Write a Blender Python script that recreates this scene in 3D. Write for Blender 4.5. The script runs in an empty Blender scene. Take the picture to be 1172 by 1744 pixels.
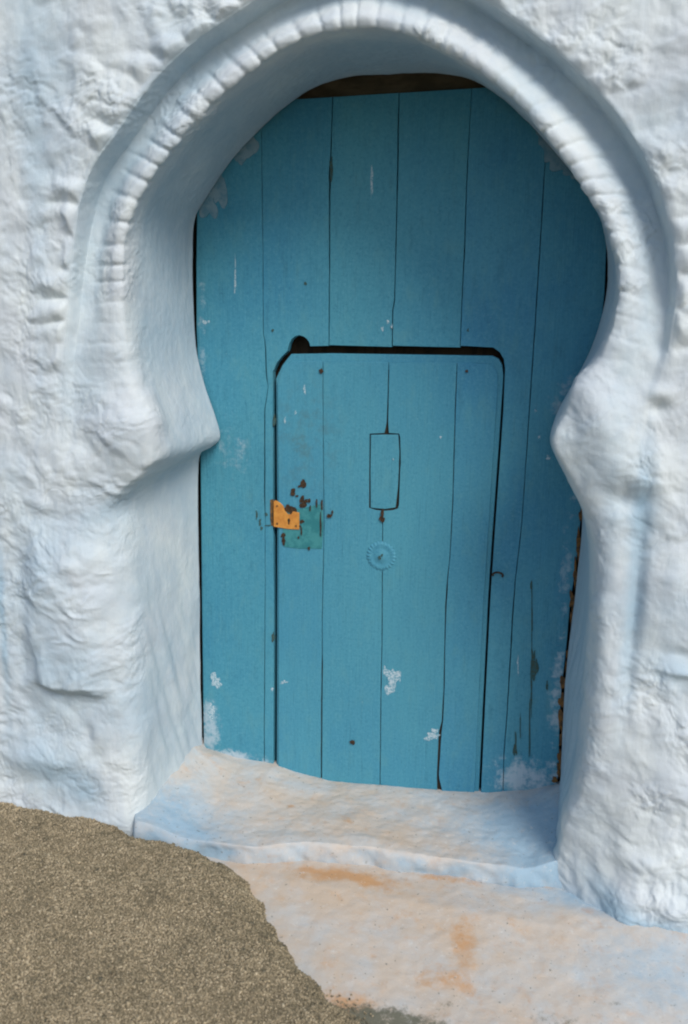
import bpy, math, random
import numpy as np
from mathutils import Matrix

random.seed(3)
rng = np.random.default_rng(11)
scene = bpy.context.scene
col = scene.collection
R_ = math.radians

# ------------------------------------------------------------------ camera
W_PX, H_PX = 1172.0, 1744.0
PP = np.array([W_PX / 2, H_PX / 2])
FPX = 1465.0
down = np.array([-146.0, 6928.0, FPX]); down /= np.linalg.norm(down)
nrm = np.array([351.0, -305.0, FPX]); nrm -= nrm.dot(down) * down; nrm /= np.linalg.norm(nrm)
xax = np.cross(down, nrm); xax /= np.linalg.norm(xax)
if xax[0] < 0: xax = -xax
RW = np.stack([xax, nrm, -down])            # camera (right, down, forward) -> world
CAM = np.array([0.0, -2.0, 1.47])
D = 0.40                                    # depth of the door behind the wall face

cd = bpy.data.cameras.new('camera')
cam = bpy.data.objects.new('camera', cd); col.objects.link(cam)
right, dn, fw = RW[:, 0], RW[:, 1], RW[:, 2]
M = Matrix(((right[0], -dn[0], -fw[0], CAM[0]),
            (right[1], -dn[1], -fw[1], CAM[1]),
            (right[2], -dn[2], -fw[2], CAM[2]), (0, 0, 0, 1)))
cam.matrix_world = M
cd.sensor_fit = 'VERTICAL'; cd.sensor_height = 36.0; cd.lens = 36.0 * FPX / H_PX
cd.dof.use_dof = True; cd.dof.focus_distance = 2.45; cd.dof.aperture_fstop = 2.8
cd.clip_start = 0.02; cd.clip_end = 500
scene.camera = cam

# ------------------------------------------------------------------ light
SUN = np.array([0.36, -0.47, 0.58]); SUN /= np.linalg.norm(SUN)
elev = math.asin(SUN[2])
world = bpy.data.worlds.new('World'); scene.world = world; world.use_nodes = True
wn = world.node_tree; wn.nodes.clear()
sky = wn.nodes.new('ShaderNodeTexSky'); sky.sky_type = 'NISHITA'; sky.sun_disc = False
sky.sun_elevation = elev; sky.sun_rotation = math.atan2(SUN[0], SUN[1])
sky.air_density = 1.0; sky.dust_density = 3.0; sky.ozone_density = 1.0; sky.altitude = 600
bg = wn.nodes.new('ShaderNodeBackground'); bg.inputs['Strength'].default_value = 0.075
wo = wn.nodes.new('ShaderNodeOutputWorld')
wn.links.new(sky.outputs[0], bg.inputs['Color']); wn.links.new(bg.outputs[0], wo.inputs['Surface'])
sl = bpy.data.lights.new('sun', 'SUN'); sl.energy = 1.15; sl.angle = R_(24); sl.color = (1.0, 0.965, 0.92)
sun = bpy.data.objects.new('sun', sl); col.objects.link(sun)
z = -SUN
from mathutils import Vector
sun.rotation_euler = Vector(tuple(z)).to_track_quat('-Z', 'Y').to_euler()
sun.location = (2, -3, 5)

vs = scene.view_settings
scene.display_settings.display_device = 'sRGB'
vs.view_transform = 'Standard'; vs.look = 'None'; vs.gamma = 1.0; vs.use_curve_mapping = False
vs.exposure = 1.03
scene.cycles.use_denoising = True
scene.cycles.max_bounces = 6
scene.cycles.pixel_filter_type = 'BLACKMAN_HARRIS'
scene.cycles.filter_width = 2.1

# ------------------------------------------------------------------ helpers
def px(x, y, Y=None, Z=None):
    d = RW @ np.array([x - PP[0], y - PP[1], FPX])
    t = (Y - CAM[1]) / d[1] if Y is not None else (Z - CAM[2]) / d[2]
    return CAM + t * d

def xz(x, y, Y=D):
    p = px(x, y, Y=Y); return np.array([p[0], p[2]])

def tag(o, label=None, cat=None, group=None, kind=None):
    if label: o['label'] = label
    if cat: o['category'] = cat
    if group: o['group'] = group
    if kind: o['kind'] = kind
    return o

def empty(name, loc=(0, 0, 0)):
    o = bpy.data.objects.new(name, None); col.objects.link(o); o.location = loc
    o.empty_display_size = 0.1
    return o

def link(name, me, mat, parent=None):
    o = bpy.data.objects.new(name, me); col.objects.link(o)
    if mat: me.materials.append(mat)
    if parent is not None:
        o.parent = parent
        o.matrix_parent_inverse = Matrix.Translation(parent.location).inverted()
    return o

def np_mesh(name, V, F, smooth=True, normals=None, attrs=None):
    """V (n,3), F (m,k) with one k"""
    me = bpy.data.meshes.new(name)
    V = np.asarray(V, np.float32); F = np.asarray(F, np.int32)
    k = F.shape[1]
    me.vertices.add(len(V)); me.vertices.foreach_set('co', V.ravel())
    me.loops.add(F.size); me.loops.foreach_set('vertex_index', F.ravel())
    me.polygons.add(len(F))
    me.polygons.foreach_set('loop_start', np.arange(0, F.size, k, dtype=np.int32))
    me.polygons.foreach_set('loop_total', np.full(len(F), k, np.int32))
    me.update(calc_edges=True)
    me.polygons.foreach_set('use_smooth', np.full(len(F), smooth))
    if attrs:
        for nme, arr in attrs.items():
            if arr.ndim == 1:
                a = me.attributes.new(nme, 'FLOAT', 'POINT'); a.data.foreach_set('value', arr.astype(np.float32))
            else:
                a = me.attributes.new(nme, 'FLOAT_VECTOR', 'POINT'); a.data.foreach_set('vector', arr.astype(np.float32).ravel())
    if normals is not None:
        me.normals_split_custom_set_from_vertices(normals.astype(np.float32))
    return me

_perm = np.random.default_rng(5).permutation(256).astype(np.int64)
_perm = np.concatenate([_perm, _perm, _perm])
_grad = np.random.default_rng(6).normal(size=(256, 3)); _grad /= np.linalg.norm(_grad, axis=1)[:, None]
def perlin(P):
    P = np.asarray(P, float)
    I = np.floor(P).astype(np.int64); f = P - I
    u = f * f * f * (f * (f * 6 - 15) + 10)
    I &= 255
    out = 0
    for dx in (0, 1):
        wx = u[..., 0] if dx else 1 - u[..., 0]
        for dy in (0, 1):
            wy = u[..., 1] if dy else 1 - u[..., 1]
            for dz in (0, 1):
                wz = u[..., 2] if dz else 1 - u[..., 2]
                h = _perm[_perm[_perm[(I[..., 0] + dx) & 255] + ((I[..., 1] + dy) & 255)] + ((I[..., 2] + dz) & 255)]
                g = _grad[h]
                out = out + wx * wy * wz * (g[..., 0] * (f[..., 0] - dx) + g[..., 1] * (f[..., 1] - dy) + g[..., 2] * (f[..., 2] - dz))
    return out * 1.5
def noise(P, size, off=0.0):
    return perlin(P / np.asarray(size, float) + off)
def worley(P2, size, seed=0):
    """smooth F1 on a 2-D plane, 0 at cell centres"""
    Q = P2 / size; I = np.floor(Q).astype(np.int64)
    best = np.full(Q.shape[:-1], 9.0); second = best.copy()
    for dx in (-1, 0, 1):
        for dy in (-1, 0, 1):
            a = I[..., 0] + dx; b = I[..., 1] + dy
            h = _perm[_perm[(a + seed) & 255] + (b & 255)]
            jx = _perm[h + 17] / 255.0; jy = _perm[h + 91] / 255.0
            d = np.hypot(a + jx - Q[..., 0], b + jy - Q[..., 1])
            second = np.where(d < best, best, np.minimum(second, d)); best = np.minimum(best, d)
    return best, second
def sstep(a, b, x):
    t = np.clip((x - a) / (b - a), 0, 1); return t * t * (3 - 2 * t)
def bump_at(P2, c, r, rot=0.0):
    d = P2 - np.asarray(c); ca, sa = math.cos(rot), math.sin(rot)
    a = (d[..., 0] * ca + d[..., 1] * sa) / r[0]; b = (-d[..., 0] * sa + d[..., 1] * ca) / r[1]
    return np.exp(-(a * a + b * b))
def wz(x, y):                      # a spot of the wall face seen at this pixel, on the plane Y = 0
    p = px(x, y, Y=0.0); return (p[0], p[2])

# ------------------------------------------------------------------ materials
def new_mat(name, rough=0.8, spec=0.3):
    m = bpy.data.materials.new(name); m.use_nodes = True
    nt = m.node_tree; b = nt.nodes['Principled BSDF']
    b.inputs['Roughness'].default_value = rough
    b.inputs['Specular IOR Level'].default_value = spec
    return m, nt, b
def N(nt, t, **kw):
    n = nt.nodes.new(t)
    for k, v in kw.items():
        if k in n.inputs: n.inputs[k].default_value = v
        else: setattr(n, k, v)
    return n
def tex(nt, size, detail=4, rough=0.55, stretch=(1, 1, 1), off=(0, 0, 0), dist=0.0):
    g = nt.nodes.new('ShaderNodeNewGeometry')
    mp = N(nt, 'ShaderNodeMapping'); mp.inputs['Scale'].default_value = tuple(s / size for s in stretch)
    mp.inputs['Location'].default_value = off
    n = N(nt, 'ShaderNodeTexNoise', Detail=detail, Roughness=rough, Scale=1.0, Distortion=dist)
    nt.links.new(g.outputs['Position'], mp.inputs['Vector']); nt.links.new(mp.outputs[0], n.inputs['Vector'])
    return n.outputs['Fac']
def ramp(nt, sock, a, b, lo=0.0, hi=1.0):
    n = nt.nodes.new('ShaderNodeMapRange'); n.interpolation_type = 'SMOOTHSTEP'
    n.inputs['From Min'].default_value = a; n.inputs['From Max'].default_value = b
    n.inputs['To Min'].default_value = lo; n.inputs['To Max'].default_value = hi
    nt.links.new(sock, n.inputs['Value']); return n.outputs[0]
def mth(nt, op, a, b=None, clamp=False):
    n = nt.nodes.new('ShaderNodeMath'); n.operation = op; n.use_clamp = clamp
    for i, s in enumerate((a, b)):
        if s is None: continue
        if isinstance(s, (int, float)): n.inputs[i].default_value = s
        else: nt.links.new(s, n.inputs[i])
    return n.outputs[0]
def mix(nt, fac, a, b):
    n = nt.nodes.new('ShaderNodeMix'); n.data_type = 'RGBA'
    if isinstance(fac, (int, float)): n.inputs[0].default_value = fac
    else: nt.links.new(fac, n.inputs[0])
    for i, s in ((6, a), (7, b)):
        if isinstance(s, tuple): n.inputs[i].default_value = (*s, 1)
        else: nt.links.new(s, n.inputs[i])
    return n.outputs[2]
def attr(nt, name):
    n = nt.nodes.new('ShaderNodeAttribute'); n.attribute_name = name; return n.outputs['Fac']
def bump(nt, b, sock, dist, strength=1.0, prev=None):
    n = nt.nodes.new('ShaderNodeBump'); n.inputs['Distance'].default_value = dist; n.inputs['Strength'].default_value = strength
    nt.links.new(sock, n.inputs['Height'])
    if prev: nt.links.new(prev, n.inputs['Normal'])
    nt.links.new(n.outputs[0], b.inputs['Normal']); return n.outputs[0]

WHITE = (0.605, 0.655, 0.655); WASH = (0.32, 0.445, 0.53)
def mat_plaster():
    m, nt, b = new_mat('whitewashed_plaster', 0.9, 0.2)
    grey = ramp(nt, tex(nt, 0.16, 5), 0.35, 0.7)
    c = mix(nt, grey, WHITE, (0.53, 0.575, 0.60))
    streak = ramp(nt, tex(nt, 0.05, 4, stretch=(1, 1, 0.22), off=(3, 1, 2)), 0.42, 0.68, 0, 0.55)
    c = mix(nt, streak, c, (0.49, 0.555, 0.60))
    w = mth(nt, 'ADD', attr(nt, 'blue_tint'), mth(nt, 'MULTIPLY', mth(nt, 'SUBTRACT', tex(nt, 0.03, 4, off=(9, 0, 0)), 0.5), 0.5), True)
    w = mth(nt, 'MULTIPLY', w, ramp(nt, attr(nt, 'blue_tint'), 0.0, 0.25))
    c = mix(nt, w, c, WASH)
    dirt = ramp(nt, tex(nt, 0.012, 3, off=(0, 7, 0)), 0.70, 0.80, 0, 0.35)
    c = mix(nt, dirt, c, (0.40, 0.40, 0.38))
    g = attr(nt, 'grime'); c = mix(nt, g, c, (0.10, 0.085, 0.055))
    nt.links.new(c, b.inputs['Base Color'])
    p = bump(nt, b, tex(nt, 0.010, 4, 0.5), 0.0012, 0.6)
    p = bump(nt, b, tex(nt, 0.0028, 3, 0.6, off=(3, 3, 3)), 0.0006, 0.6, p)
    bump(nt, b, tex(nt, 0.006, 3, stretch=(1, 1, 0.15)), 0.0008, 0.7, p)
    return m
def ell(nt, c, r):
    """soft ellipsoid mask on world position: 1 at c, 0 past r"""
    g = nt.nodes.new('ShaderNodeNewGeometry')
    s = nt.nodes.new('ShaderNodeVectorMath'); s.operation = 'SUBTRACT'; s.inputs[1].default_value = c
    q = nt.nodes.new('ShaderNodeVectorMath'); q.operation = 'DIVIDE'; q.inputs[1].default_value = r
    l = nt.nodes.new('ShaderNodeVectorMath'); l.operation = 'LENGTH'
    nt.links.new(g.outputs['Position'], s.inputs[0]); nt.links.new(s.outputs[0], q.inputs[0]); nt.links.new(q.outputs[0], l.inputs[0])
    return ramp(nt, l.outputs['Value'], 0.15, 1.0, 1.0, 0.0)
def mat_door():
    m, nt, b = new_mat('weathered_blue_paint', 0.62, 0.35)
    A, B = (0.032, 0.200, 0.350), (0.060, 0.265, 0.375)
    oi = nt.nodes.new('ShaderNodeObjectInfo')
    c = mix(nt, ramp(nt, tex(nt, 0.25, 4, stretch=(1, 1, .6)), 0.3, 0.7), A, B)
    c = mix(nt, mth(nt, 'MULTIPLY', oi.outputs['Random'], 0.6), c, (0.060, 0.275, 0.345))
    c = mix(nt, ramp(nt, tex(nt, 0.012, 5, stretch=(1, 1, .08)), 0.45, 0.75, 0, 0.35), c, (0.075, 0.28, 0.36))
    c = mix(nt, ramp(nt, tex(nt, 0.02, 5, stretch=(1, 1, .2), off=(5, 5, 1)), 0.55, 0.8, 0, 0.4), c, (0.022, 0.13, 0.19))
    wm = px(650, 1030, Y=D)
    c = mix(nt, mth(nt, 'MULTIPLY', ell(nt, tuple(wm), (0.62, 0.4, 0.95)), 0.5), c, (0.078, 0.295, 0.365))
    mot = tex(nt, 0.0075, 6, 0.8, off=(1, 1, 4))
    c = mix(nt, ramp(nt, mot, 0.50, 0.72, 0, 0.65), c, (0.115, 0.335, 0.42))
    c = mix(nt, ramp(nt, mot, 0.50, 0.28, 0, 0.60), c, (0.020, 0.125, 0.20))
    blot = tex(nt, 0.05, 6, 0.7, stretch=(1, 1, .5), off=(6, 2, 8))
    c = mix(nt, ramp(nt, blot, 0.5, 0.72, 0, 0.40), c, (0.095, 0.29, 0.335))
    grainy = tex(nt, 0.004, 4, 0.6, stretch=(1, 1, .035), off=(2, 2, 9))
    c = mix(nt, ramp(nt, grainy, 0.56, 0.78, 0, 0.38), c, (0.018, 0.10, 0.15))
    # chalky bloom of paint worn near the old lock, thinner and greyer
    k = px(520, 745, Y=D)
    wear = mth(nt, 'MULTIPLY', ell(nt, tuple(k), (0.16, 0.3, 0.24)), ramp(nt, tex(nt, 0.035, 6, 0.7), 0.45, 0.65, 0, 0.55))
    c = mix(nt, wear, c, (0.07, 0.17, 0.20))
    # white flecks
    fleck = ramp(nt, tex(nt, 0.0065, 3, off=(2, 2, 2)), 0.73, 0.80, 0, 0.6)
    c = mix(nt, fleck, c, (0.34, 0.44, 0.47))
    for (x, y, rx, rz, lo, amt) in ((395, 775, .10, .17, .56, .55), (356, 1245, .04, .11, .40, .8), (400, 1300, .13, .045, .40, .95),
                                    (905, 1330, .14, .075, .40, .9), (950, 1180, .03, .22, .46, .8), (965, 960, .025, .3, .52, .6), (960, 690, .06, .12, .52, .6),
                                    (342, 600, .018, .3, .50, .6)):
        p = px(x, y, Y=D)
        mk = mth(nt, 'MULTIPLY', ell(nt, tuple(p), (rx * 1.3, 0.3, rz * 1.3)), 1.0)
        nz = ramp(nt, mth(nt, 'ADD', tex(nt, 0.03, 6, 0.72, off=(x, 0, 0)), mth(nt, 'MULTIPLY', mk, 0.22)), lo + 0.13, lo + 0.38, 0, amt)
        c = mix(nt, mth(nt, 'MULTIPLY', nz, ramp(nt, mk, 0.0, 0.3)), c, (0.40, 0.50, 0.56))
    nt.links.new(c, b.inputs['Base Color'])
    p = bump(nt, b, tex(nt, 0.006, 5, 0.6, stretch=(1, 1, 0.06)), 0.0016, 0.8)
    p = bump(nt, b, tex(nt, 0.09, 3, stretch=(1, 1, 0.25)), 0.004, 0.5, p)
    bump(nt, b, tex(nt, 0.0035, 3), 0.0006, 0.6, p)
    return m
def mat_ground(kind):
    m, nt, b = new_mat('painted_concrete_' + kind, 0.88, 0.25)
    c = mix(nt, ramp(nt, tex(nt, 0.10, 5, 0.6), 0.35, 0.65), (0.46, 0.50, 0.515), (0.51, 0.485, 0.445))
    pe = mth(nt, 'ADD', attr(nt, 'peach'), mth(nt, 'MULTIPLY', mth(nt, 'SUBTRACT', tex(nt, 0.07, 6, 0.65, off=(1, 8, 0)), 0.5), 2.0), True)
    c = mix(nt, mth(nt, 'MULTIPLY', pe, 0.75), c, (0.52, 0.39, 0.27))
    oc = ramp(nt, mth(nt, 'ADD', tex(nt, 0.045, 6, 0.7, off=(4, 4, 4)), mth(nt, 'MULTIPLY', attr(nt, 'ochre'), 0.40)), 0.50, 0.92, 0, 0.85)
    c = mix(nt, oc, c, (0.50, 0.27, 0.115))
    w = mth(nt, 'ADD', attr(nt, 'blue_tint'), mth(nt, 'MULTIPLY', mth(nt, 'SUBTRACT', tex(nt, 0.035, 6, 0.7, off=(9, 0, 0)), 0.5), 1.3), True)
    w = mth(nt, 'MULTIPLY', w, ramp(nt, attr(nt, 'blue_tint'), 0.0, 0.3))
    c = mix(nt, w, c, (0.29, 0.41, 0.50))
    c = mix(nt, ramp(nt, tex(nt, 0.010, 3, off=(0, 3, 0)), 0.675, 0.72, 0, 0.8), c, (0.16, 0.165, 0.14))
    c = mix(nt, ramp(nt, tex(nt, 0.018, 5, 0.75, off=(3, 3, 5)), 0.58, 0.70, 0, 0.5), c, (0.60, 0.60, 0.57))
    c = mix(nt, ramp(nt, tex(nt, 0.03, 6, 0.75, off=(8, 3, 5)), 0.60, 0.72, 0, 0.35), c, (0.36, 0.33, 0.27))
    c = mix(nt, ramp(nt, tex(nt, 0.005, 4, 0.7, off=(8, 8, 5)), 0.60, 0.75, 0, 0.3), c, (0.30, 0.28, 0.23))
    gr = ramp(nt, mth(nt, 'ADD', tex(nt, 0.018, 6, 0.8, off=(7, 3, 0)), mth(nt, 'MULTIPLY', attr(nt, 'grit'), 0.33)), 0.66, 0.92, 0, 0.95)
    c = mix(nt, gr, c, (0.125, 0.125, 0.09))
    nt.links.new(c, b.inputs['Base Color'])
    p = bump(nt, b, tex(nt, 0.03, 5, 0.6), 0.004, 0.6)
    bump(nt, b, tex(nt, 0.004, 4), 0.0008, 0.7, p)
    return m
def mat_simple(name, c1, c2, size, rough=0.8, lo=0.4, hi=0.6, bd=0.0006, metal=0.0, stretch=(1, 1, 1)):
    m, nt, b = new_mat(name, rough, 0.3)
    c = mix(nt, ramp(nt, tex(nt, size, 5, 0.65, stretch=stretch), lo, hi), c1, c2)
    nt.links.new(c, b.inputs['Base Color']); b.inputs['Metallic'].default_value = metal
    bump(nt, b, tex(nt, size * 0.4, 4), bd, 0.7)
    return m
M_PL = mat_plaster()
M_DOOR = mat_door()
M_STEP = mat_ground('step'); M_PAVE = mat_ground('pavement')
M_DARK = mat_simple('gap_shade_brown', (0.020, 0.014, 0.008), (0.040, 0.028, 0.015), 0.02, stretch=(1, 1, .2))  # dark brown standing in for the shade inside gaps and keyhole
M_BROWN = mat_simple('bare_brown_wood', (0.07, 0.052, 0.028), (0.12, 0.09, 0.05), 0.03, stretch=(.3, 1, 1))
M_CHIP = mat_simple('rusty_wood_and_hole_dark', (0.022, 0.014, 0.008), (0.07, 0.04, 0.02), 0.006)
M_RUST = mat_simple('ochre_rot', (0.20, 0.10, 0.03), (0.08, 0.05, 0.025), 0.012)
M_OLIVE = mat_simple('greenish_bare_patch', (0.05, 0.075, 0.055), (0.035, 0.11, 0.12), 0.006)
M_LIME = mat_simple('splashed_limewash', (0.10, 0.29, 0.38), (0.46, 0.56, 0.60), 0.006, lo=.36, hi=.6)
M_SMEAR = mat_simple('blue_plaster_smear', (0.20, 0.31, 0.37), (0.11, 0.24, 0.31), 0.04)
M_TEAL = mat_simple('teal_painted_plate', (0.026, 0.175, 0.195), (0.050, 0.235, 0.25), 0.03, 0.6)
M_ORANGE = mat_simple('orange_painted_metal', (0.60, 0.27, 0.055), (0.50, 0.20, 0.040), 0.02, 0.5, bd=0.0003)
M_INT = mat_simple('core_masonry', (0.3, 0.3, 0.28), (0.35, 0.34, 0.3), 0.2)

# ------------------------------------------------------------------ the plaster wall: one grid along the opening
K = [  # door edge px, front edge px, outer edge of the moulding px, moulding strength, corner softness
 ((346,1290),(236,1432),(120,1440),0,1.0), ((343,1150),(228,1250),(115,1250),0,1.0), ((341,1000),(215,1060),(105,1060),0,1.0),
 ((339,880),(198,945),(88,945),0,1.0), ((339,805),(186,880),(75,885),0,.9), ((344,770),(208,842),(85,850),0,.7),
 ((366,757),(240,812),(95,825),0,.6), ((376,742),(262,776),(100,785),.05,.6), ((367,705),(250,728),(105,735),.15,.7),
 ((350,655),(232,672),(105,675),.3,.7), ((336,595),(216,605),(108,610),.45,.5), ((331,520),(207,525),(115,530),.6,.3),
 ((330,440),(206,442),(121,440),.8,.12), ((333,375),(215,375),(131,358),1,0), ((352,338),(240,322),(155,285),1,0),
 ((396,272),(284,258),(203,215),1,0), ((440,225),(340,190),(262,133),1,0), ((490,180),(400,136),(328,70),1,0),
 ((540,148),(465,88),(402,18),1,0), ((600,131),(535,55),(490,-35),1,0), ((670,127),(615,43),(605,-72),1,0),
 ((740,126),(700,57),(715,-60),1,0), ((800,136),(768,88),(812,-12),1,0), ((850,165),(832,130),(893,42),1,0),
 ((905,215),(890,182),(975,108),1,0), ((955,272),(945,248),(1058,197),1,0), ((1000,330),(995,318),(1116,295),1,0),
 ((1024,375),(1030,378),(1146,390),1,.05), ((1034,430),(1050,438),(1154,460),.9,.12), ((1034,490),(1053,492),(1152,520),.75,.25),
 ((1022,550),(1040,548),(1142,580),.5,.5), ((1004,600),(1020,600),(1130,630),.3,.7), ((975,655),(988,652),(1120,680),.15,.8),
 ((950,700),(960,698),(1115,725),.1,.6), ((937,742),(941,748),(1110,775),0,.35), ((943,764),(955,792),(1113,825),0,.45),
 ((965,795),(980,848),(1117,875),0,.9), ((988,835),(1000,905),(1120,935),0,1.0), ((990,900),(1010,985),(1122,1005),0,1.0),
 ((980,1000),(1008,1105),(1124,1125),0,1.0), ((966,1130),(1003,1235),(1124,1255),0,1.0), ((958,1230),(988,1330),(1122,1380),0,.7,.04),
 ((955,1300),(957,1410),(1095,1480),0,.5,.10), ((953,1345),(944,1470),(1062,1556),0,.45,.13)]
kd = np.array([xz(*k[0], Y=D) for k in K]); ky = np.array([k[5] if len(k) > 5 else 0.0 for k in K]); kf = np.array([xz(*k[1], Y=(k[5] if len(k) > 5 else 0.0)) for k in K]); ko = np.array([xz(*k[2], Y=0) for k in K])
kw = np.array([k[3] for k in K], float); ks = np.array([k[4] for k in K], float)
def foot(a, dx):
    lo = a.copy()[:1]; lo[0, 1] = -0.18; hi = a.copy()[-1:]; hi[0, 1] = -0.18; hi[0, 0] += dx
    return np.concatenate([lo, a, hi])
kd, kf, ko = foot(kd, 0), foot(kf, 0.0), foot(ko, 0)
kw = np.r_[0, kw, 0]; ks = np.r_[1, ks, .45]; ky = np.r_[0, ky, .13]
def catmull(P, t):
    P = np.asarray(P, float); one = P.ndim == 1
    if one: P = P[:, None]
    n = len(P); i = np.clip(np.floor(t).astype(int), 0, n - 2); f = (t - i)[:, None]
    g = lambda j: P[np.clip(j, 0, n - 1)]
    p0, p1, p2, p3 = g(i - 1), g(i), g(i + 1), g(i + 2)
    r = 0.5 * (2 * p1 + (p2 - p0) * f + (2 * p0 - 5 * p1 + 4 * p2 - p3) * f ** 2 + (3 * p1 - p0 - 3 * p2 + p3) * f ** 3)
    return r[:, 0] if one else r
t0 = np.linspace(0, len(kf) - 1, 6000)
a = catmull(kf, t0) + catmull(ko, t0)
sl_ = np.r_[0, np.cumsum(np.linalg.norm(np.diff(a, axis=0), axis=1))] / 2
NS = 1700
tt = np.interp(np.linspace(0, sl_[-1], NS), sl_, t0)
SA = np.linspace(0, sl_[-1], NS)                       # arc length of each column
Cd, C0, C2 = catmull(kd, tt), catmull(kf, tt), catmull(ko, tt)
wb = np.clip(catmull(kw, tt), 0, 1); soft = np.clip(catmull(ks, tt), 0, 1); y0s = np.clip(catmull(ky, tt), 0, 1)
ctr = np.array([-0.45, 1.55])
XL, XR, ZT = -2.5, 1.6, 3.15
C3 = np.zeros_like(C2); C4 = np.zeros_like(C2)
mid = int(np.argmax(C2[:, 1]))
for i in range(NS):
    v = C2[i] - ctr; left = i < mid
    if v[1] <= 0:
        C3[i] = (XL if left else XR, C2[i, 1]); C4[i] = (-6.0 if left else 5.0, C2[i, 1])
    else:
        th = math.atan2(v[1], v[0]); ca, sa = math.cos(th), math.sin(th)
        for arr, lx, rx, zt in ((C3, XL, XR, ZT), (C4, -6.0, 5.0, 3.6)):
            hx = (rx - ctr[0]) if ca > 0 else (ctr[0] - lx); hz = zt - ctr[1]; p = 6 if arr is C3 else 14
            r = ((abs(ca) / hx) ** p + (abs(sa) / hz) ** p) ** (-1 / p)
            arr[i] = ctr + r * np.array([ca, sa])
rows = []
def row(XZ, Y): rows.append(np.stack([XZ[:, 0], np.broadcast_to(Y, (NS,)), XZ[:, 1]], 1))
out = (Cd - ctr); 
nd = np.gradient(Cd, axis=0); nd = np.stack([-nd[:, 1], nd[:, 0]], 1); nd /= np.linalg.norm(nd, axis=1)[:, None] + 1e-9
if np.sum(nd[:, 0] * (Cd[:, 0] - ctr[0])) < 0: nd = -nd
row(Cd + nd * 0.03, D + 0.035); row(Cd + nd * 0.018, D + 0.004); row(Cd + nd * 0.006, D - 0.001)
n1, n2, n3 = 130, 64, 215
yedge = 0.012 * wb + y0s
for j in range(n1):
    t = j / n1
    row(Cd * (1 - t) + C0 * t, D * (1 - t) + yedge * t - 0.0)
def band(u):
    g = 0.012 - 0.006 * math.sin(min(u / 0.25, 1) * math.pi) + 0.056 * float(sstep(0.12, 0.74, u))
    if u > 0.86: g = g * (1 - float(sstep(0.91, 0.975, u)))
    return g
uu = np.r_[np.linspace(0, 0.88, 42, endpoint=False), np.linspace(0.88, 1.0, 22, endpoint=False)]
for u in uu:
    row(C0 * (1 - u) + C2 * u, band(u) * wb + y0s * (1 - u))
for j in range(n3):
    t = (j / (n3 - 1)) ; t = 0.42 * t + 0.58 * t ** 3
    row(C2 * (1 - t) + C3 * t, 0.0)
G = np.stack(rows)                                      # rows, NS, 3
def gblur(A, sig):
    r = int(sig * 3) + 1; k = np.exp(-0.5 * (np.arange(-r, r + 1) / sig) ** 2); k /= k.sum()
    B = np.concatenate([np.repeat(A[:1], r, 0), A, np.repeat(A[-1:], r, 0)])
    return sum(k[i] * B[i:i + len(A)] for i in range(2 * r + 1))
g1 = gblur(G, 1.1); g2 = gblur(G, 15)
e = np.zeros(len(G)); e[3:] = 1; e = np.minimum(1, np.maximum(0, (np.arange(len(G)) - 6) / 45.0))
wgt = (soft[None, :] * e[:, None])[..., None]
G = np.concatenate([G[:3], (g1 * (1 - wgt) + g2 * wgt)[3:]])
def grid_normals(A):
    du = np.gradient(A, axis=1); dv = np.gradient(A, axis=0)
    n = np.cross(du, dv); n /= np.linalg.norm(n, axis=-1, keepdims=True) + 1e-12
    if n[-1, :, 1].mean() > 0: n = -n
    return n
NG = grid_normals(G)
NR = len(G)
ri = np.arange(NR)[:, None] * np.ones((1, NS)); sa2 = np.ones((NR, 1)) * SA[None, :]
wb2 = np.ones((NR, 1)) * wb[None, :]; so2 = np.ones((NR, 1)) * soft[None, :]
iA, iB = 3 + n1, 3 + n1 + n2
rev = 1 - sstep(iA - 45, iA - 5, ri)                    # 1 deep in the reveal
revd = 1 - sstep(3, 28, ri)
bandu = np.clip((ri - iA) / n2, 0, 1)
outm = sstep(iB - 3, iB + 6, ri)                       # outside the moulding
P = G
P2 = P[..., [0, 2]]
Xl = P[..., 0]; Zl = P[..., 2]
# --- relief
wx = noise(P, 0.09, 3.1) * 0.02; wy = noise(P, 0.09, 7.7) * 0.02
Pw = P + np.stack([wx, wy * 0, wy], -1)
n_big = noise(P, 0.22, 1.0); n_mid = noise(Pw, 0.075, 2.0); n_sm = noise(Pw, 0.032, 5.0); n_xs = noise(Pw, 0.014, 9.0); n_f = noise(P, 0.006, 4.0)
F1, F2 = worley(Pw[..., [0, 2]] * np.array([1.0, 1.25]), 0.055, 3)
dab = np.clip(F2 - F1, 0, 0.5)
F1b, F2b = worley(Pw[..., [0, 2]] * np.array([0.8, 1.3]) + 3, 0.028, 9)
dabs = np.clip(F2b - F1b, 0, 0.4)
ridg = (1 - np.abs(noise(Pw, (0.06, 0.06, 0.035), 11.0)) * 2.2)
rough_area = sstep(-0.25, 0.35, noise(P, 0.30, 20.0)) * 0.6 + 0.4
rough_area = sstep(-0.2, 0.4, noise(P, 0.24, 20.0)) * 0.75 + 0.25
calm = 0.5 + 0.5 * rough_area
dome = 0.5 - F1; domes = 0.5 - F1b
h_front = 0.010 * n_big + 0.0085 * n_mid + 0.0036 * n_sm * calm + 0.0009 * n_xs * rough_area \
    + (0.0110 * dome + 0.0030 * domes) * rough_area * (0.4 + 0.6 * sstep(-.3, .3, noise(P, .06, 71)))
h_rev = 0.007 * noise(P, (0.2, 0.3, 0.3), 8.0) + 0.0028 * noise(P, (0.05, 0.12, 0.16), 12.0) + 0.0009 * noise(P, (0.016, 0.03, 0.12), 13.0) + 0.0006 * n_xs
low = 1 - sstep(0.55, 0.95, Zl)
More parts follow.
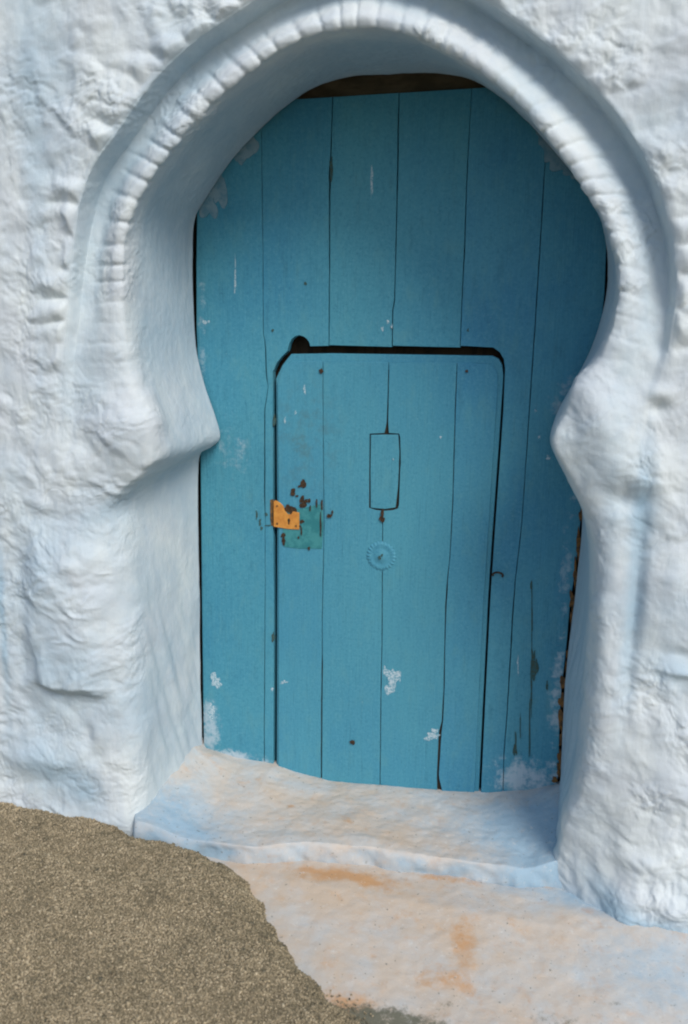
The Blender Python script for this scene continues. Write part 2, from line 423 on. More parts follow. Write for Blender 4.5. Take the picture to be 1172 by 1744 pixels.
fold = noise(np.stack([P[..., 0] * 0.9 + P[..., 1] * 1.2 + P[..., 2] * 0.55, P[..., 1] * .4, P[..., 2] * 0.25], -1), 0.055, 15.0)
h_rev = h_rev + low * (0.010 * fold + 0.003 * n_mid)
H = h_front * (1 - rev) + h_rev * rev
H = H * (1 - 0.72 * wb2 * (1 - outm) * (1 - rev))
flake = sstep(0.0, 0.055, noise(Pw, 0.055, 91.0) + 0.25 * noise(Pw, 0.02, 93.0)) + 0.6 * sstep(0.0, 0.05, noise(Pw, 0.033, 95.0) + 0.2 * noise(Pw, 0.012, 97.0))
patch = sstep(-0.15, 0.30, noise(P, 0.17, 99.0)) * (0.5 + 0.5 * rough_area)
H = H + (1 - rev) * (0.0026 * flake * patch + 0.0015 * n_xs * (0.4 + patch) + 0.0007 * noise(Pw, 0.008, 101.0) * (0.3 + patch))
H = H + rev * (0.0010 * flake * sstep(.0, .3, noise(P, .2, 5)) + 0.0006 * noise(P, (0.01, 0.02, 0.05), 105.0))
H = H * (1 - 0.25 * np.clip(so2, 0, 1) * (1 - sstep(iB, iB + 60, ri)))
# pillows pressed along the rim, and finger ridges running outward from the moulding
ph = SA + 0.014 * noise(np.stack([SA, SA * 0, SA * 0], 1), 0.13, 2.5) * 2
ph = ph[None, :]
pil = 1.15 - np.exp(-(np.sin(math.pi * (ph + 0.004 * noise(P, 0.05, 33.0)) / 0.054) / 0.42) ** 2)
amp = (0.45 + 0.55 * sstep(-0.35, 0.3, noise(np.stack([SA, SA * 0 + 4, SA * 0], 1), 0.25, 6.0)))[None, :]
side = (1 - 0.25 * sstep(-0.6, -0.1, Xl))
pm = (1 - sstep(0.22, 0.66, bandu + 0.12 * noise(P, .05, 43))) * sstep(iA - 14, iA + 3, ri) * wb2 * (1 - outm)
H = H + 0.0072 * (pil - 0.6) * (0.65 + 0.5 * sstep(-.3, .3, noise(P, .04, 55))) * pm * (0.35 + 0.65 * amp) * side
ph2 = SA + 0.05 * noise(np.stack([SA, SA * 0, SA * 0 + 2], 1), 0.2, 12.5)
dist_out = np.linalg.norm(P2 - C2[None], axis=-1)
ph3 = ph2[None, :] + 0.35 * noise(P, 0.12, 31.0) * np.clip(dist_out, 0, .12)
rid = np.sqrt(np.sin(math.pi * ph3 / 0.068) ** 2 + 0.015)
rm = outm * (1 - sstep(0.03, 0.125, dist_out + 0.03 * noise(P, 0.05, 17.0))) * sstep(0.2, 0.7, wb2)
rm = rm * sstep(-0.45, 0.15, noise(P, 0.09, 27.0)) * (0.35 + 0.65 * (1 - sstep(-0.95, -0.55, Xl)) + 0.25 * sstep(-0.05, 0.2, Xl) * (1 - sstep(1.95, 2.2, Zl)))
H = H + 0.026 * (rid - 0.5) * rm + 0.004 * rm
# outer lip wobble
H = H + 0.007 * np.exp(-(dist_out / 0.022)) * outm * wb2
H = H + 0.006 * noise(P, 0.05, 41.0) * outm * (1 - sstep(0, 0.05, dist_out)) * wb2
# large hand-built forms on the face (pixel spots on the plane of the wall)
def add(x, y, rx, ry, amt, rot=0.0, mask=1.0):
    global H
    H = H + amt * bump_at(P2, wz(x, y), (rx, ry), rot) * mask
fr = 1 - rev
add(215, 735, .085, .085, .040, 0, fr); add(160, 640, .07, .13, .012, 0, fr)
add(110, 800, .10, .05, .012, 0, fr)
add(1035, 735, .07, .09, .030, 0, fr); add(1090, 800, .09, .06, .014, 0, fr); add(1010, 690, .04, .09, .02, .4, fr)
add(1060, 850, .05, .03, -.012, 0, fr); add(1125, 590, .018, .03, -.010, .3, fr); add(1122, 695, .022, .018, -.016, .3, fr); add(1122, 670, .03, .02, .012, .0, fr)
add(1082, 1040, .016, .24, -.016, 0, fr); add(1030, 1080, .03, .26, .010, 0, fr); add(1150, 1000, .05, .10, .018, 0, fr)
add(1160, 1145, .045, .012, .012, 0, fr); add(1160, 1115, .045, .020, -.012, 0, fr); add(1150, 1340, .07, .10, .02, .2, fr)
add(1120, 1475, .07, .03, .015, 0, fr); add(1140, 1540, .12, .025, .012, 0, fr)
add(270, 1230, .02, .10, -.010, -.3, 1); add(300, 1150, .03, .13, .010, -.3, 1)
# the proud slab of old render at lower left with a shadowed underside
cx, cz_ = wz(118, 1040)
sx = (Xl - cx) / 0.135; sz = (Zl - cz_) / 0.235
under = noise(np.stack([Xl, Xl * 0, Xl * 0], -1), 0.06, 3.3) * 0.06
slab = (1 - sstep(0.45, 1.15, np.abs(sx + 0.15 * noise(P, .08, 6)))) * sstep(-1.04, -0.86, sz - under * 1.5) * (1 - sstep(0.5, 1.1, sz))
left_under = 1 - 0.6 * sstep(-1.20, -1.06, Xl)
H = H + 0.044 * slab * fr * left_under
hx_ = noise(np.stack([Pw[..., 0] / 0.06, P[..., 1] * 0, (Pw[..., 2] + 0.03 * n_big) / 0.032], -1), 1.0, 14.0)
H = H + 0.0038 * np.clip(1 - np.abs(hx_) * 2.6, -.6, 1) * slab * fr * sstep(-.3, .3, noise(P, .07, 88))
cx2, cz2 = wz(70, 1290)
H = H + 0.022 * bump_at(P2, (cx2, cz2), (.13, .06)) * fr
add(150, 1250, .02, .03, -.012, 0, fr); add(165, 1290, .03, .02, -.01, .4, fr)
add(30, 400, .05, .3, -.006, 0, fr)
# chips and crater marks in the render
crk = np.clip(1 - np.abs(noise(Pw, 0.085, 51.0)) * 16, 0, 1) * sstep(0.12, 0.3, noise(P, 0.11, 61.0))
H = H - 0.0012 * crk * fr * rough_area
H = H * np.clip((ri - 2) / 8, 0, 1) * 0.9
H = H * (1 - sstep(iB + n3 - 40, iB + n3 - 1, ri))
NGs = NG.copy()
G = G + NGs * H[..., None]
# foot of the wall swells forward
sw = (1 - sstep(0.0, 0.22, Zl)) * fr
G[..., 1] -= 0.025 * sw * (0.6 + 0.4 * noise(P, .15, 2)) * (1 - sstep(iB + n3 - 14, iB + n3 - 1, ri))
# far rows
far = []
for j in range(1, 9):
    t = (j / 8) ** 1.4
    A = C3 * (1 - t) + C4 * t; far.append(np.stack([A[:, 0], 0.004 * np.sin(A[:, 0] * 3 + A[:, 1] * 4) * (1 if j < 8 else 0), A[:, 1]], 1))
far.append(np.stack([C4[:, 0], np.full(NS, 0.60), C4[:, 1]], 1))
Gf = np.concatenate([G, np.stack(far)]); NRf = len(Gf)
NF = grid_normals(Gf)
# paint attributes, with shade tinted in for the reveal and the moulding groove
blue_tint = np.zeros((NRf, NS)); grime = np.zeros((NRf, NS))
Pf2 = Gf[..., [0, 2]]; Xf, Zf = Gf[..., 0], Gf[..., 2]
rf = np.arange(NRf)[:, None] * np.ones((1, NS))
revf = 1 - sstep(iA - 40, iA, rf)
blue_tint += 0.62 * revf * (1 - 0.6 * (1 - sstep(1.0, 1.6, Zf)) * (Xf < -0.45))  # reveal paint plus the sky-blue shade there, both put into the colour
blue_tint += 0.75 * sstep(0.0, 0.1, Xf) * (1 - sstep(1.0, 1.15, Zf)) * (1 - sstep(iA - 70, iA - 25, rf))
blue_tint += 0.45 * (1 - sstep(.45, 1.0, bandu_f := np.clip(np.abs((rf - iA) / n2 - 0.65) * 2.2, 0, 1))) * wb[None, :] * (rf > iA) * (rf < iB + 4)  # recess shade of the moulding groove, painted as a blue tint
def wadd(x, y, rx, ry, a, rot=0):
    global blue_tint
    blue_tint = blue_tint + a * bump_at(Pf2, wz(x, y), (rx, ry), rot) * (1 - revf)
wadd(110, 1150, .22, .22, .35); wadd(120, 900, .2, .1, .2)
wadd(1082, 1000, .025, .28, .7); wadd(1030, 1000, .02, .35, .3); wadd(1150, 1140, .06, .05, .5); wadd(1095, 850, .03, .10, .35)
wadd(1120, 1585, .16, .035, 1.1); wadd(100, 1310, .13, .07, .55); wadd(150, 1350, .05, .05, .5); wadd(60, 950, .10, .10, .35)
wadd(240, 1200, .05, .28, .35); wadd(90, 100, .10, .25, .35); wadd(5, 1050, .012, .25, .7); wadd(1040, 1540, .07, .04, .8, -.6)
wadd(200, 860, .09, .03, .35, .5); wadd(60, 300, .03, .5, .25)
blue_tint += 0.10 + 0.32 * noise(Gf, 0.20, 77.0)
blue_tint = np.clip(blue_tint, 0, 1)
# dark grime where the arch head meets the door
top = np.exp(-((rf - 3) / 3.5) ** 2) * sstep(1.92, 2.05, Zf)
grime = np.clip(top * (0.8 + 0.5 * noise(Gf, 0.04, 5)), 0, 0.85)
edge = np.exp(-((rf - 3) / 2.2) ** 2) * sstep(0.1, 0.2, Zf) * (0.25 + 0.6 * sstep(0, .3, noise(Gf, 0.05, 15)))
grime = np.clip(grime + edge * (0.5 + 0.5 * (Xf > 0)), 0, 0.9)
ids = np.arange(NRf * NS).reshape(NRf, NS)
Fq = np.stack([ids[:-1, :-1], ids[1:, :-1], ids[1:, 1:], ids[:-1, 1:]], -1)
fr_i = np.arange(NRf - 1)[:, None] * np.ones((1, NS - 1), int); fs = np.ones((NRf - 1, 1), int) * np.arange(NS - 1)[None, :]
tcol = tt[:-1][None, :] * np.ones((NRf - 1, 1))
cls = np.zeros((NRf - 1, NS - 1), int)
cls[fr_i < iA] = 1
cls[(fr_i >= iA) & (fr_i < iB) & (wb[:-1][None, :] > 0.35)] = 2
impL = (tcol > 6.0) & (tcol < 10.2); impR = (tcol > 33.5) & (tcol < 37.6)
isimp = (fr_i > 10) & (fr_i < iB)
cls[impL & isimp] = 3; cls[impR & isimp] = 4
wall = empty('house_wall', (-0.45, 0, 0))
tag(wall, 'lumpy whitewashed plaster wall with a keyhole arch around the blue door', 'wall', kind='thing')
Vf = Gf.reshape(-1, 3); Nf = NF.reshape(-1, 3); wf = blue_tint.ravel(); gf = grime.ravel()
Fflat = Fq.reshape(-1, 4); cflat = cls.ravel()
# orientation: face normal should agree with NF
va = Vf[Fflat[:2000]]; fn = np.cross(va[:, 1] - va[:, 0], va[:, 3] - va[:, 0])
vb = Vf[Fflat[-200000:-198000]]; fn = np.cross(vb[:, 1] - vb[:, 0], vb[:, 3] - vb[:, 0])
if (fn * Nf[Fflat[-200000:-198000, 0]]).sum() < 0: Fflat = Fflat[:, ::-1]
for c, nm in ((0, 'wall_face'), (1, 'door_reveal'), (2, 'arch_moulding'), (3, 'impost'), (4, 'impost')):
    F = Fflat[cflat == c]; u, inv = np.unique(F, return_inverse=True)
    me = np_mesh(nm, Vf[u], inv.reshape(F.shape), True, Nf[u], dict(blue_tint=wf[u], grime=gf[u]))
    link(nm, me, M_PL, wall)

def box_mesh(name, x0, x1, y0, y1, z0, z1):
    V = [(x, y, z) for x in (x0, x1) for y in (y0, y1) for z in (z0, z1)]
    F = [(0, 1, 3, 2), (4, 6, 7, 5), (0, 4, 5, 1), (2, 3, 7, 6), (0, 2, 6, 4), (1, 5, 7, 3)]
    return np_mesh(name, V, F, False)
link('wall_core', box_mesh('wall_core', -6.0, 5.0, 0.602, 0.9, -0.2, 3.6), M_INT, wall)

# ------------------------------------------------------------------ step and pavement
def sill_z(X):       # height of the step where it meets the door
    pts = np.array([px(x, y, Y=D) for x, y in ((338,1262),(350,1278),(400,1292),(465,1303),(500,1316),(560,1332),(640,1340),(760,1349),(830,1351),(900,1347),(955,1338),(985,1328))])
    return np.interp(X, pts[:, 0], pts[:, 2])
epx = [(238,1418),(300,1426),(420,1440),(520,1436),(640,1444),(800,1466),(880,1478),(945,1478),(1000,1488)]
ZE = 0.085
ep = np.array([px(x, y, Z=ZE) for x, y in epx])
def edge_y(X): return np.interp(X, ep[:, 0], ep[:, 1]) + 0.14 * sstep(0.03, 0.10, -1.0 - X)
xs = np.linspace(-1.12, 0.24, 420); ys = np.linspace(0, 1, 230)
XX = np.ones((230, 1)) * xs[None, :]
ye = edge_y(XX) + 0.008 * noise(np.stack([XX, XX * 0, XX * 0], -1), 0.15, 1)
tY = ys[:, None] * np.ones((1, 420))
# t 0..0.75 top from behind the door to the edge, then rounded nose down to the pavement
top_t = np.clip(tY / 0.72, 0, 1); nose = np.clip((tY - 0.72) / 0.28, 0, 1)
yb = D + 0.03
YY = yb + (ye - yb) * top_t - 0.014 * np.sin(nose * math.pi / 2)
zt_ = sill_z(XX) * (1 - sstep(0, 1, top_t)) + ZE * sstep(0, 1, top_t)
ZZ = zt_ - 0.068 * (1 - np.cos(nose * math.pi / 2)) - 0.03 * sstep(.9, 1, nose)
PS = np.stack([XX, YY, ZZ], -1)
nb = 0.008 * noise(PS, 0.25, 3) + 0.0035 * noise(PS, 0.07, 5) + 0.0012 * noise(PS, 0.02, 7)
PS[..., 2] += nb * sstep(0.0, 0.12, top_t) * 1.15
PS[..., 1] += (0.012 * noise(PS, 0.10, 23) + 0.004 * noise(PS, 0.03, 25)) * sstep(0.0, 0.5, nose)
PS[..., 2] += 0.030 * (1 - sstep(-1.04, -0.86, XX)) * sstep(0, .2, top_t) * (1 - nose)   # swept up against the jambs
PS[..., 2] += 0.030 * sstep(0.02, 0.16, XX) * sstep(0, .2, top_t) * (1 - nose)
PS[..., 2] += 0.002 * np.exp(-((tY - 0.66) / 0.04) ** 2) * sstep(-.3, .3, noise(PS, .2, 9))
def gm(x, y, Z): p = px(x, y, Z=Z); return p[0], p[1]
def spots(PXY, lst, Z):
    a = np.zeros(PXY.shape[:-1])
    for (x, y, rx, ry, v) in lst:
        a = a + v * bump_at(PXY, gm(x, y, Z), (rx, ry))
    return a
PXY = PS[..., :2]
s_peach = 0.30 + spots(PXY, [(620,1385,.20,.10,.4),(480,1400,.12,.10,.3),(800,1440,.14,.05,.3),(700,1430,.2,.03,.3),(330,1310,.1,.05,-.3),(880,1400,.12,.2,-.5)], 0.09)
s_wash = spots(PXY, [(290,1390,.13,.09,.8),(330,1420,.13,.05,.6),(890,1420,.14,.12,.95),(920,1450,.08,.14,.6),(260,1330,.05,.3,.5),(760,1400,.2,.05,.15),(930,1480,.1,.05,.8)], 0.09)
s_wash = s_wash + 0.62 * sstep(0.15, 0.6, nose) * (0.35 + .65 * sstep(-.3, .3, noise(PS, .08, 4))) + 0.10
s_ochre = spots(PXY, [(925,1358,.045,.028,2.0),(860,1352,.07,.015,1.5),(495,1372,.012,.012,.9),(590,1400,.02,.02,.3)], 0.09)
ids = np.arange(PS.shape[0] * PS.shape[1]).reshape(PS.shape[:2])
def gridF(ids, flip=False):
    F = np.stack([ids[:-1, :-1], ids[:-1, 1:], ids[1:, 1:], ids[1:, :-1]], -1).reshape(-1, 4)
    return F[:, ::-1] if flip else F
me = np_mesh('door_step', PS.reshape(-1, 3), gridF(ids, True), True, None, dict(peach=s_peach.ravel(), blue_tint=np.clip(s_wash, 0, 1).ravel(), ochre=s_ochre.ravel(), grit=np.zeros(ids.size)))
o = link('door_step', me, M_STEP)
tag(o, 'worn step washed pale blue and peach at the foot of the blue door', 'step')

fine = lambda a, b, n: np.linspace(a, b, n)
gx = np.r_[-40, -20, -10, -6, -4, -3, -2.4, fine(-2.0, 1.0, 560), 1.4, 2, 3, 5, 9, 18, 40]
gy = np.r_[-60, -30, -15, -8, -5, -3.5, -2.5, -1.8, -1.4, fine(-1.1, 0.12, 280), 0.3, 0.7]
GX, GY = np.meshgrid(gx, gy)
PG = np.stack([GX, GY, np.zeros_like(GX)], -1)
near = sstep(-1.4, -0.9, GY) * sstep(-2.2, -1.9, GX) * (1 - sstep(.8, 1.0, GX))
PG[..., 2] = (0.007 * noise(PG, 0.35, 1) + 0.003 * noise(PG, 0.09, 2) + 0.0012 * noise(PG, 0.025, 3)) * near
PG[..., 2] += 0.022 - 0.04 * sstep(0.0, 1.2, -GY) + 0.032 * sstep(0.0, 0.32, GX) * np.exp(-np.clip(-GY, 0, 9) / 0.16) + 0.016 * (1 - sstep(0.0, 0.3, GX)) * np.exp(-np.clip(-GY - .05, 0, 9) / 0.10)
PXY = PG[..., :2]
p_peach = 0.58 + spots(PXY, [(560,1530,.22,.07,.55),(780,1640,.08,.12,.35),(950,1700,.3,.1,-.2),(1100,1650,.15,.15,-.65),(700,1600,.2,.1,.05),(960,1560,.15,.06,-.3)], 0)
p_wash = spots(PXY, [(900,1500,.09,.035,.7),(1000,1550,.12,.045,.9),(1110,1590,.16,.03,1.1),(1120,1680,.18,.12,.45),(870,1535,.08,.03,.4),(640,1492,.4,.015,.35)], 0)
p_ochre = spots(PXY, [(600,1515,.10,.03,1.0),(530,1510,.06,.03,.7),(790,1620,.03,.06,1.0),(770,1680,.06,.04,.6),(900,1525,.06,.015,.9),(1000,1576,.02,.01,1.2),(590,1725,.04,.05,1.0),(760,1515,.08,.02,.8),(640,1530,.05,.02,.6)], 0)
far_dark = sstep(0.85, 1.2, -GY)  # unseen ground darkened to send less bounce light to the soffit
p_grit_dark = spots(PXY, [(690,1740,.10,.03,1.05),(960,1755,.12,.03,.7),(600,1740,.06,.04,.8),(800,1800,.5,.05,1.0),(760,1720,.04,.02,.6),(1040,1725,.05,.02,.5)], 0) + 1.5 * far_dark
ids = np.arange(GX.size).reshape(GX.shape)
me = np_mesh('pavement', PG.reshape(-1, 3), gridF(ids), True, None, dict(peach=p_peach.ravel(), blue_tint=np.clip(p_wash, 0, 1).ravel(), ochre=p_ochre.ravel(), grit=np.clip(p_grit_dark, 0, 1.5).ravel()))
o = link('pavement', me, M_PAVE); tag(o, kind='structure')
PAV = lambda X, Y: 0.022 - 0.04 * sstep(0.0, 1.2, -Y)

# ------------------------------------------------------------------ the heap of coarse sand
m, nt, b = new_mat('coarse_sand', 0.95, 0.15)
c = mix(nt, ramp(nt, tex(nt, 0.008, 4, 0.7), 0.35, 0.65), (0.12, 0.10, 0.065), (0.28, 0.235, 0.155))
nt.links.new(c, b.inputs['Base Color']); bump(nt, b, tex(nt, 0.005, 4, 0.7), 0.004, 1.0)
M_SAND = m
m, nt, b = new_mat('sand_grains', 0.9, 0.2)
a_ = attr(nt, 'tone')
cr = nt.nodes.new('ShaderNodeValToRGB'); nt.links.new(a_, cr.inputs[0])
cr.color_ramp.elements[0].color = (0.085, 0.08, 0.06, 1); cr.color_ramp.elements[1].color = (0.50, 0.40, 0.25, 1)
for pos, cc in ((0.35, (0.22, 0.185, 0.118, 1)), (0.65, (0.36, 0.295, 0.19, 1)), (0.92, (0.50, 0.42, 0.29, 1))):
    e_ = cr.color_ramp.elements.new(pos); e_.color = cc
nt.links.new(cr.outputs[0], b.inputs['Base Color'])
M_GRAIN = m
hb = [(232,1452),(300,1462),(360,1484),(415,1512),(448,1556),(470,1600),(505,1655),(560,1712),(620,1760),(660,1830),(650,1900)]
hp = np.array([px(x, y, Z=0)[:2] for x, y in hb])
poly = np.concatenate([[[-1.95, 0.12], [-1.10, 0.10]], hp, [[hp[-1][0] - .06, -0.95], [-0.75, -1.12], [-1.3, -1.16], [-1.8, -1.0], [-1.98, -0.5]]])
def inside_dist(X, Y):
    pts = np.stack([X, Y], -1); d = np.full(X.shape, 1e9); ins = np.zeros(X.shape, bool)
    n = len(poly)
    for i in range(n):
        a, b2 = poly[i], poly[(i + 1) % n]; ab = b2 - a
        t = np.clip(((pts - a) @ ab) / (ab @ ab), 0, 1)
        d = np.minimum(d, np.linalg.norm(pts - (a + t[..., None] * ab), axis=-1))
        cond = ((a[1] > Y) != (b2[1] > Y)) & (X < (b2[0] - a[0]) * (Y - a[1]) / (b2[1] - a[1] + 1e-12) + a[0])
        ins ^= cond
    return np.where(ins, d, -d)
def heap_z(X, Y):
    Pn = np.stack([X, Y, X * 0], -1)
    d = inside_dist(X, Y) + 0.012 * noise(Pn, 0.07, 3) + 0.006 * noise(Pn, 0.025, 8)
    h = 0.085 * (1 - np.exp(-np.clip(d, 0, 9) / 0.055)) + 0.012 * sstep(.05, .4, d)
    h = h + (0.017 * noise(Pn, 0.17, 4) + 0.006 * noise(Pn, 0.05, 6) + 0.002 * noise(Pn, 0.02, 7)) * sstep(0, .06, d)
    h = h - 0.018 * np.exp(-((Y + 0.16 + .12 * (X + 1.2)) / 0.05) ** 2) * sstep(0.05, .12, d) * (1 - sstep(-1.1, -.8, X))
    return np.where(d > 0, h, -0.03) + PAV(X, Y), d
hxs = np.linspace(-2.6, -0.15, 520); hys = np.linspace(-1.3, 0.14, 320)
HX, HY = np.meshgrid(hxs, hys); HZ, Hd = heap_z(HX, HY)
ids = np.arange(HX.size).reshape(HX.shape); F = gridF(ids)
keep = (Hd.ravel()[F] > -0.01).any(1); F = F[keep]; u, inv = np.unique(F, return_inverse=True)
heap = link('sand_heap', np_mesh('sand_heap', np.stack([HX, HY, HZ], -1).reshape(-1, 3)[u], inv.reshape(F.shape)), M_SAND)
tag(heap, 'low heap of coarse grey-brown sand against the foot of the wall', 'sand heap')
def grains(name, X, Y, Z, r, tone):
    n = len(X)
    base = np.array([(1, 0, 0), (-1, 0, 0), (0, 1, 0), (0, -1, 0), (0, 0, 1), (0, 0, -1)], float)
    tri = np.array([(0, 2, 4), (2, 1, 4), (1, 3, 4), (3, 0, 4), (2, 0, 5), (1, 2, 5), (3, 1, 5), (0, 3, 5)])
    q = rng.normal(size=(n, 4)); q /= np.linalg.norm(q, axis=1)[:, None]
    w, x, y, z_ = q.T
    Rm = np.stack([1 - 2 * (y * y + z_ * z_), 2 * (x * y - z_ * w), 2 * (x * z_ + y * w), 2 * (x * y + z_ * w), 1 - 2 * (x * x + z_ * z_), 2 * (y * z_ - x * w),
                   2 * (x * z_ - y * w), 2 * (y * z_ + x * w), 1 - 2 * (x * x + y * y)], 1).reshape(n, 3, 3)
    sc = rng.uniform(.6, 1.25, (n, 6, 1)) * r[:, None, None] * rng.uniform(.7, 1.2, (n, 1, 3))
    V = np.einsum('nij,nkj->nki', Rm, base[None] * sc) + np.stack([X, Y, Z], 1)[:, None]
    F = (tri[None] + 6 * np.arange(n)[:, None, None]).reshape(-1, 3)
    return np_mesh(name, V.reshape(-1, 3), F, True, None, dict(tone=np.repeat(tone, 6)))
n = 230000
X = rng.uniform(-1.96, -0.15, n); Y = rng.uniform(-1.12, 0.04, n)
Z, d = heap_z(X, Y)
k = d > 0.0; X, Y, Z, d = X[k], Y[k], Z[k], d[k]
r = 0.0015 + 0.0022 * rng.random(len(X)) ** 2 + 0.0035 * (rng.random(len(X)) > 0.985) * rng.random(len(X))
g = link('loose_grains', grains('loose_grains', X, Y, Z + r * 0.5, r, np.clip(rng.normal(.56, .17, len(X)) + 0.24 * noise(np.stack([X, Y, X * 0], 1), .022, 5) + 0.16 * noise(np.stack([X, Y, X * 0], 1), .12, 9) - 0.16 * np.exp(-(d / .07) ** 2), 0, 1)), M_GRAIN, heap)  # lower tone along the heap edge paints in the shade by the wall
g['kind'] = 'stuff'
# strays on the pavement beside the heap
n = 26000
X = rng.uniform(-1.2, 0.75, n); Y = rng.uniform(-0.95, -0.02, n); Z, d = heap_z(X, Y)
pr = np.exp(np.minimum(d, 0) / 0.022) * 0.9 + 0.10 * sstep(.42, .62, -Y) * (0.3 + sstep(-.2, .4, noise(np.stack([X, Y, X * 0], 1), .1, 3)))+0.0012
k = (d < 0.004) & (rng.random(n) < pr)
k &= ~((Y > edge_y(X) - 0.05) & (X > -1.0) & (X < .2))
X, Y = X[k], Y[k]; r = rng.uniform(.0015, .0038, len(X))
g = link('scattered_grains', grains('scattered_grains', X, Y, PAV(X, Y) + r * .4, r, np.clip(rng.normal(.35, .2, len(X)), 0, 1)), M_GRAIN, heap)
g['kind'] = 'stuff'

# ------------------------------------------------------------------ the door
YP = D + 0.008
door = empty('blue_door', (-0.44, YP, 0.08))
tag(door, 'weathered blue plank door with a small wicket door, set deep in the keyhole arch', 'door', kind='thing')
def dense(pts, step=9.0):
    o_ = [pts[0]]
    for a, b2 in zip(pts[:-1], pts[1:]):
        n = max(1, int(math.dist(a[:2], b2[:2]) / step))
        for i in range(1, n + 1):
            t = i / n; o_.append(tuple(a[j] * (1 - t) + b2[j] * t for j in range(len(a))))
    return o_
def side_pts(bd, sgn, y0, y1):
    """points down a joint; each entry (x, y, gap) in pixels on the door plane"""
    pts = dense(bd, 9.0); r = []
    ysn = [p[1] for p in pts]
    for y in np.arange(y0, y1 + 1, (y1 - y0) / max(2, int((y1 - y0) / 9))):
        x = np.interp(y, ysn, [p[0] for p in pts]); w = np.interp(y, ysn, [p[2] for p in pts])
        jit = 0.35 * float(perlin(np.array([x * .3 + sgn * 7, y * 0.06, 0.3])))
        r.append((x + sgn * (w * 0.29) + jit * sgn, y))
    return r
def prism(name, pts, mat, parent, y0, th=0.028, bev=0.0018, sub=None, is_px=True):
    Q = np.array([xz(*p) for p in pts]) if is_px else np.array(pts)
    # drop duplicates
    k = [0]
    for i in range(1, len(Q)):
        if np.linalg.norm(Q[i] - Q[k[-1]]) > 4e-4: k.append(i)
    if np.linalg.norm(Q[k[0]] - Q[k[-1]]) < 4e-4: k.pop()
    Q = Q[k]; n = len(Q)
    area = 0.5 * np.sum(Q[:, 0] * np.roll(Q[:, 1], -1) - np.roll(Q[:, 0], -1) * Q[:, 1])
    if area < 0: Q = Q[::-1]
    t = np.roll(Q, -1, 0) - np.roll(Q, 1, 0); t /= np.linalg.norm(t, axis=1)[:, None] + 1e-9
    inn = np.stack([-t[:, 1], t[:, 0]], 1)
    L = [(Q + inn * bev, y0), (Q + inn * bev * .3, y0 + bev * .35), (Q, y0 + bev), (Q, y0 + th)]
    V = []; 
    for q, y in L: V += [(p[0], y, p[1]) for p in q]
    F = [tuple(range(n))]
    for l in range(3):
        for i in range(n):
            j = (i + 1) % n
            F.append((l * n + i, (l + 1) * n + i, (l + 1) * n + j, l * n + j))
    F.append(tuple(range(3 * n, 4 * n))[::-1])
    me = bpy.data.meshes.new(name)
    me.from_pydata(V, [], F); me.update()
    for i, p in enumerate(me.polygons): p.use_smooth = 0 < i <= 2 * n
    return link(name, me, mat, parent)
TOP = 168
def topy(x): return 164 - (x - 560) * 0.062
b1 = [(443,170,.8),(446,420,1.2),(447,570,1.2),(450,582,3),(452,640,3.2),(455,660,1),(449,700,2.5),(449,780,3.2),(449,850,3.2),(450,880,1),(450,1000,1),(449,1150,2),(448,1420,2)]
b2 = [(566,150,2),(562,270,3),(561,290,7),(560,340,4),(560,450,3),(559,600,2)]
b3 = [(679,150,1.5),(677,260,3.4),(675,360,2.2),(671,515,2),(668,525,3),(667,600,2.6)]
b4 = [(803,150,1),(795,300,2),(791,420,2.6),(787,500,2),(783,600,1.6)]
b5 = [(938,150,1),(927,300,1.4),(920,420,2.4),(911,560,2),(903,680,2.2),(895,800,1.4),(888,900,1.6),(878,985,1.8),(873,1050,3),(870,1110,2.8),(862,1240,2),(858,1290,1.5),(855,1420,1)]
cutL = [(463,634),(463,850),(465,1050),(464,1310),(464,1420)]
cutR = [(860,628),(857,700),(853,760),(843,900),(835,1020),(826,1200),(819,1350),(815,1420)]
YB = 1420
plank_defs = []
lft = [(315, 150), (315, YB)]
plank_defs.append([(348,YB),(346,1290),(344.5,1200),(342,1000),(340,800),(336,640),(333,560),(332.5,450),(334,345),(332,190)] + [(x, topy(x)) for x in (360, 443)] + side_pts(b1, -1, topy(443), YB))
hole = [(527,590),(525,583),(521,577),(515,573),(508,571),(501,573),(495,578),(491,586),(488,598),(479,607),(470,618)]
plank_defs.append(side_pts(b1, 1, topy(445), YB)[::-1] + side_pts(b2, -1, topy(566), 589) + hole + dense(cutL, 12))
plank_defs.append(side_pts(b2, 1, topy(566), 588)[::-1] + side_pts(b3, -1, topy(679), 591))
plank_defs.append(side_pts(b3, 1, topy(679), 589)[::-1] + side_pts(b4, -1, topy(803), 592))
plank_defs.append(side_pts(b4, 1, topy(803), 589)[::-1] + side_pts(b5, -1, topy(938), YB) + dense(cutR, 12)[::-1] + [(858,612),(851,600),(840,592)])
plank_defs.append(side_pts(b5, 1, topy(938), YB)[::-1] + [(1036, topy(1036)), (1034,330),(1033,430),(1030,500),(1010,690),(990,880),(985,930),(980,975),(971,1030),(967,1080),(962,1130),(957,1170),(953,1230),(952,1290),(950,1330),(946,YB)])
for i, d_ in enumerate(plank_defs):
    prism('plank', d_, M_DOOR, door, YP + (0, 0.0006, -0.0004, 0.0004, 0.0, 0.0006)[i], bev=0.0012)
bk = link('dark_gap_backing', box_mesh('dark_gap_backing', -1.15, 0.28, YP + 0.062, YP + 0.08, 0.0, 2.2), M_DARK, door)  # added dark board that blocks sky light and blackens the gaps
# dark lintel above the planks
zt0 = xz(560, topy(560))[1]
ln = link('lintel', box_mesh('lintel', -1.05, 0.2, YP + 0.012, YP + 0.055, zt0 - 0.05, 2.22), M_BROWN, door)

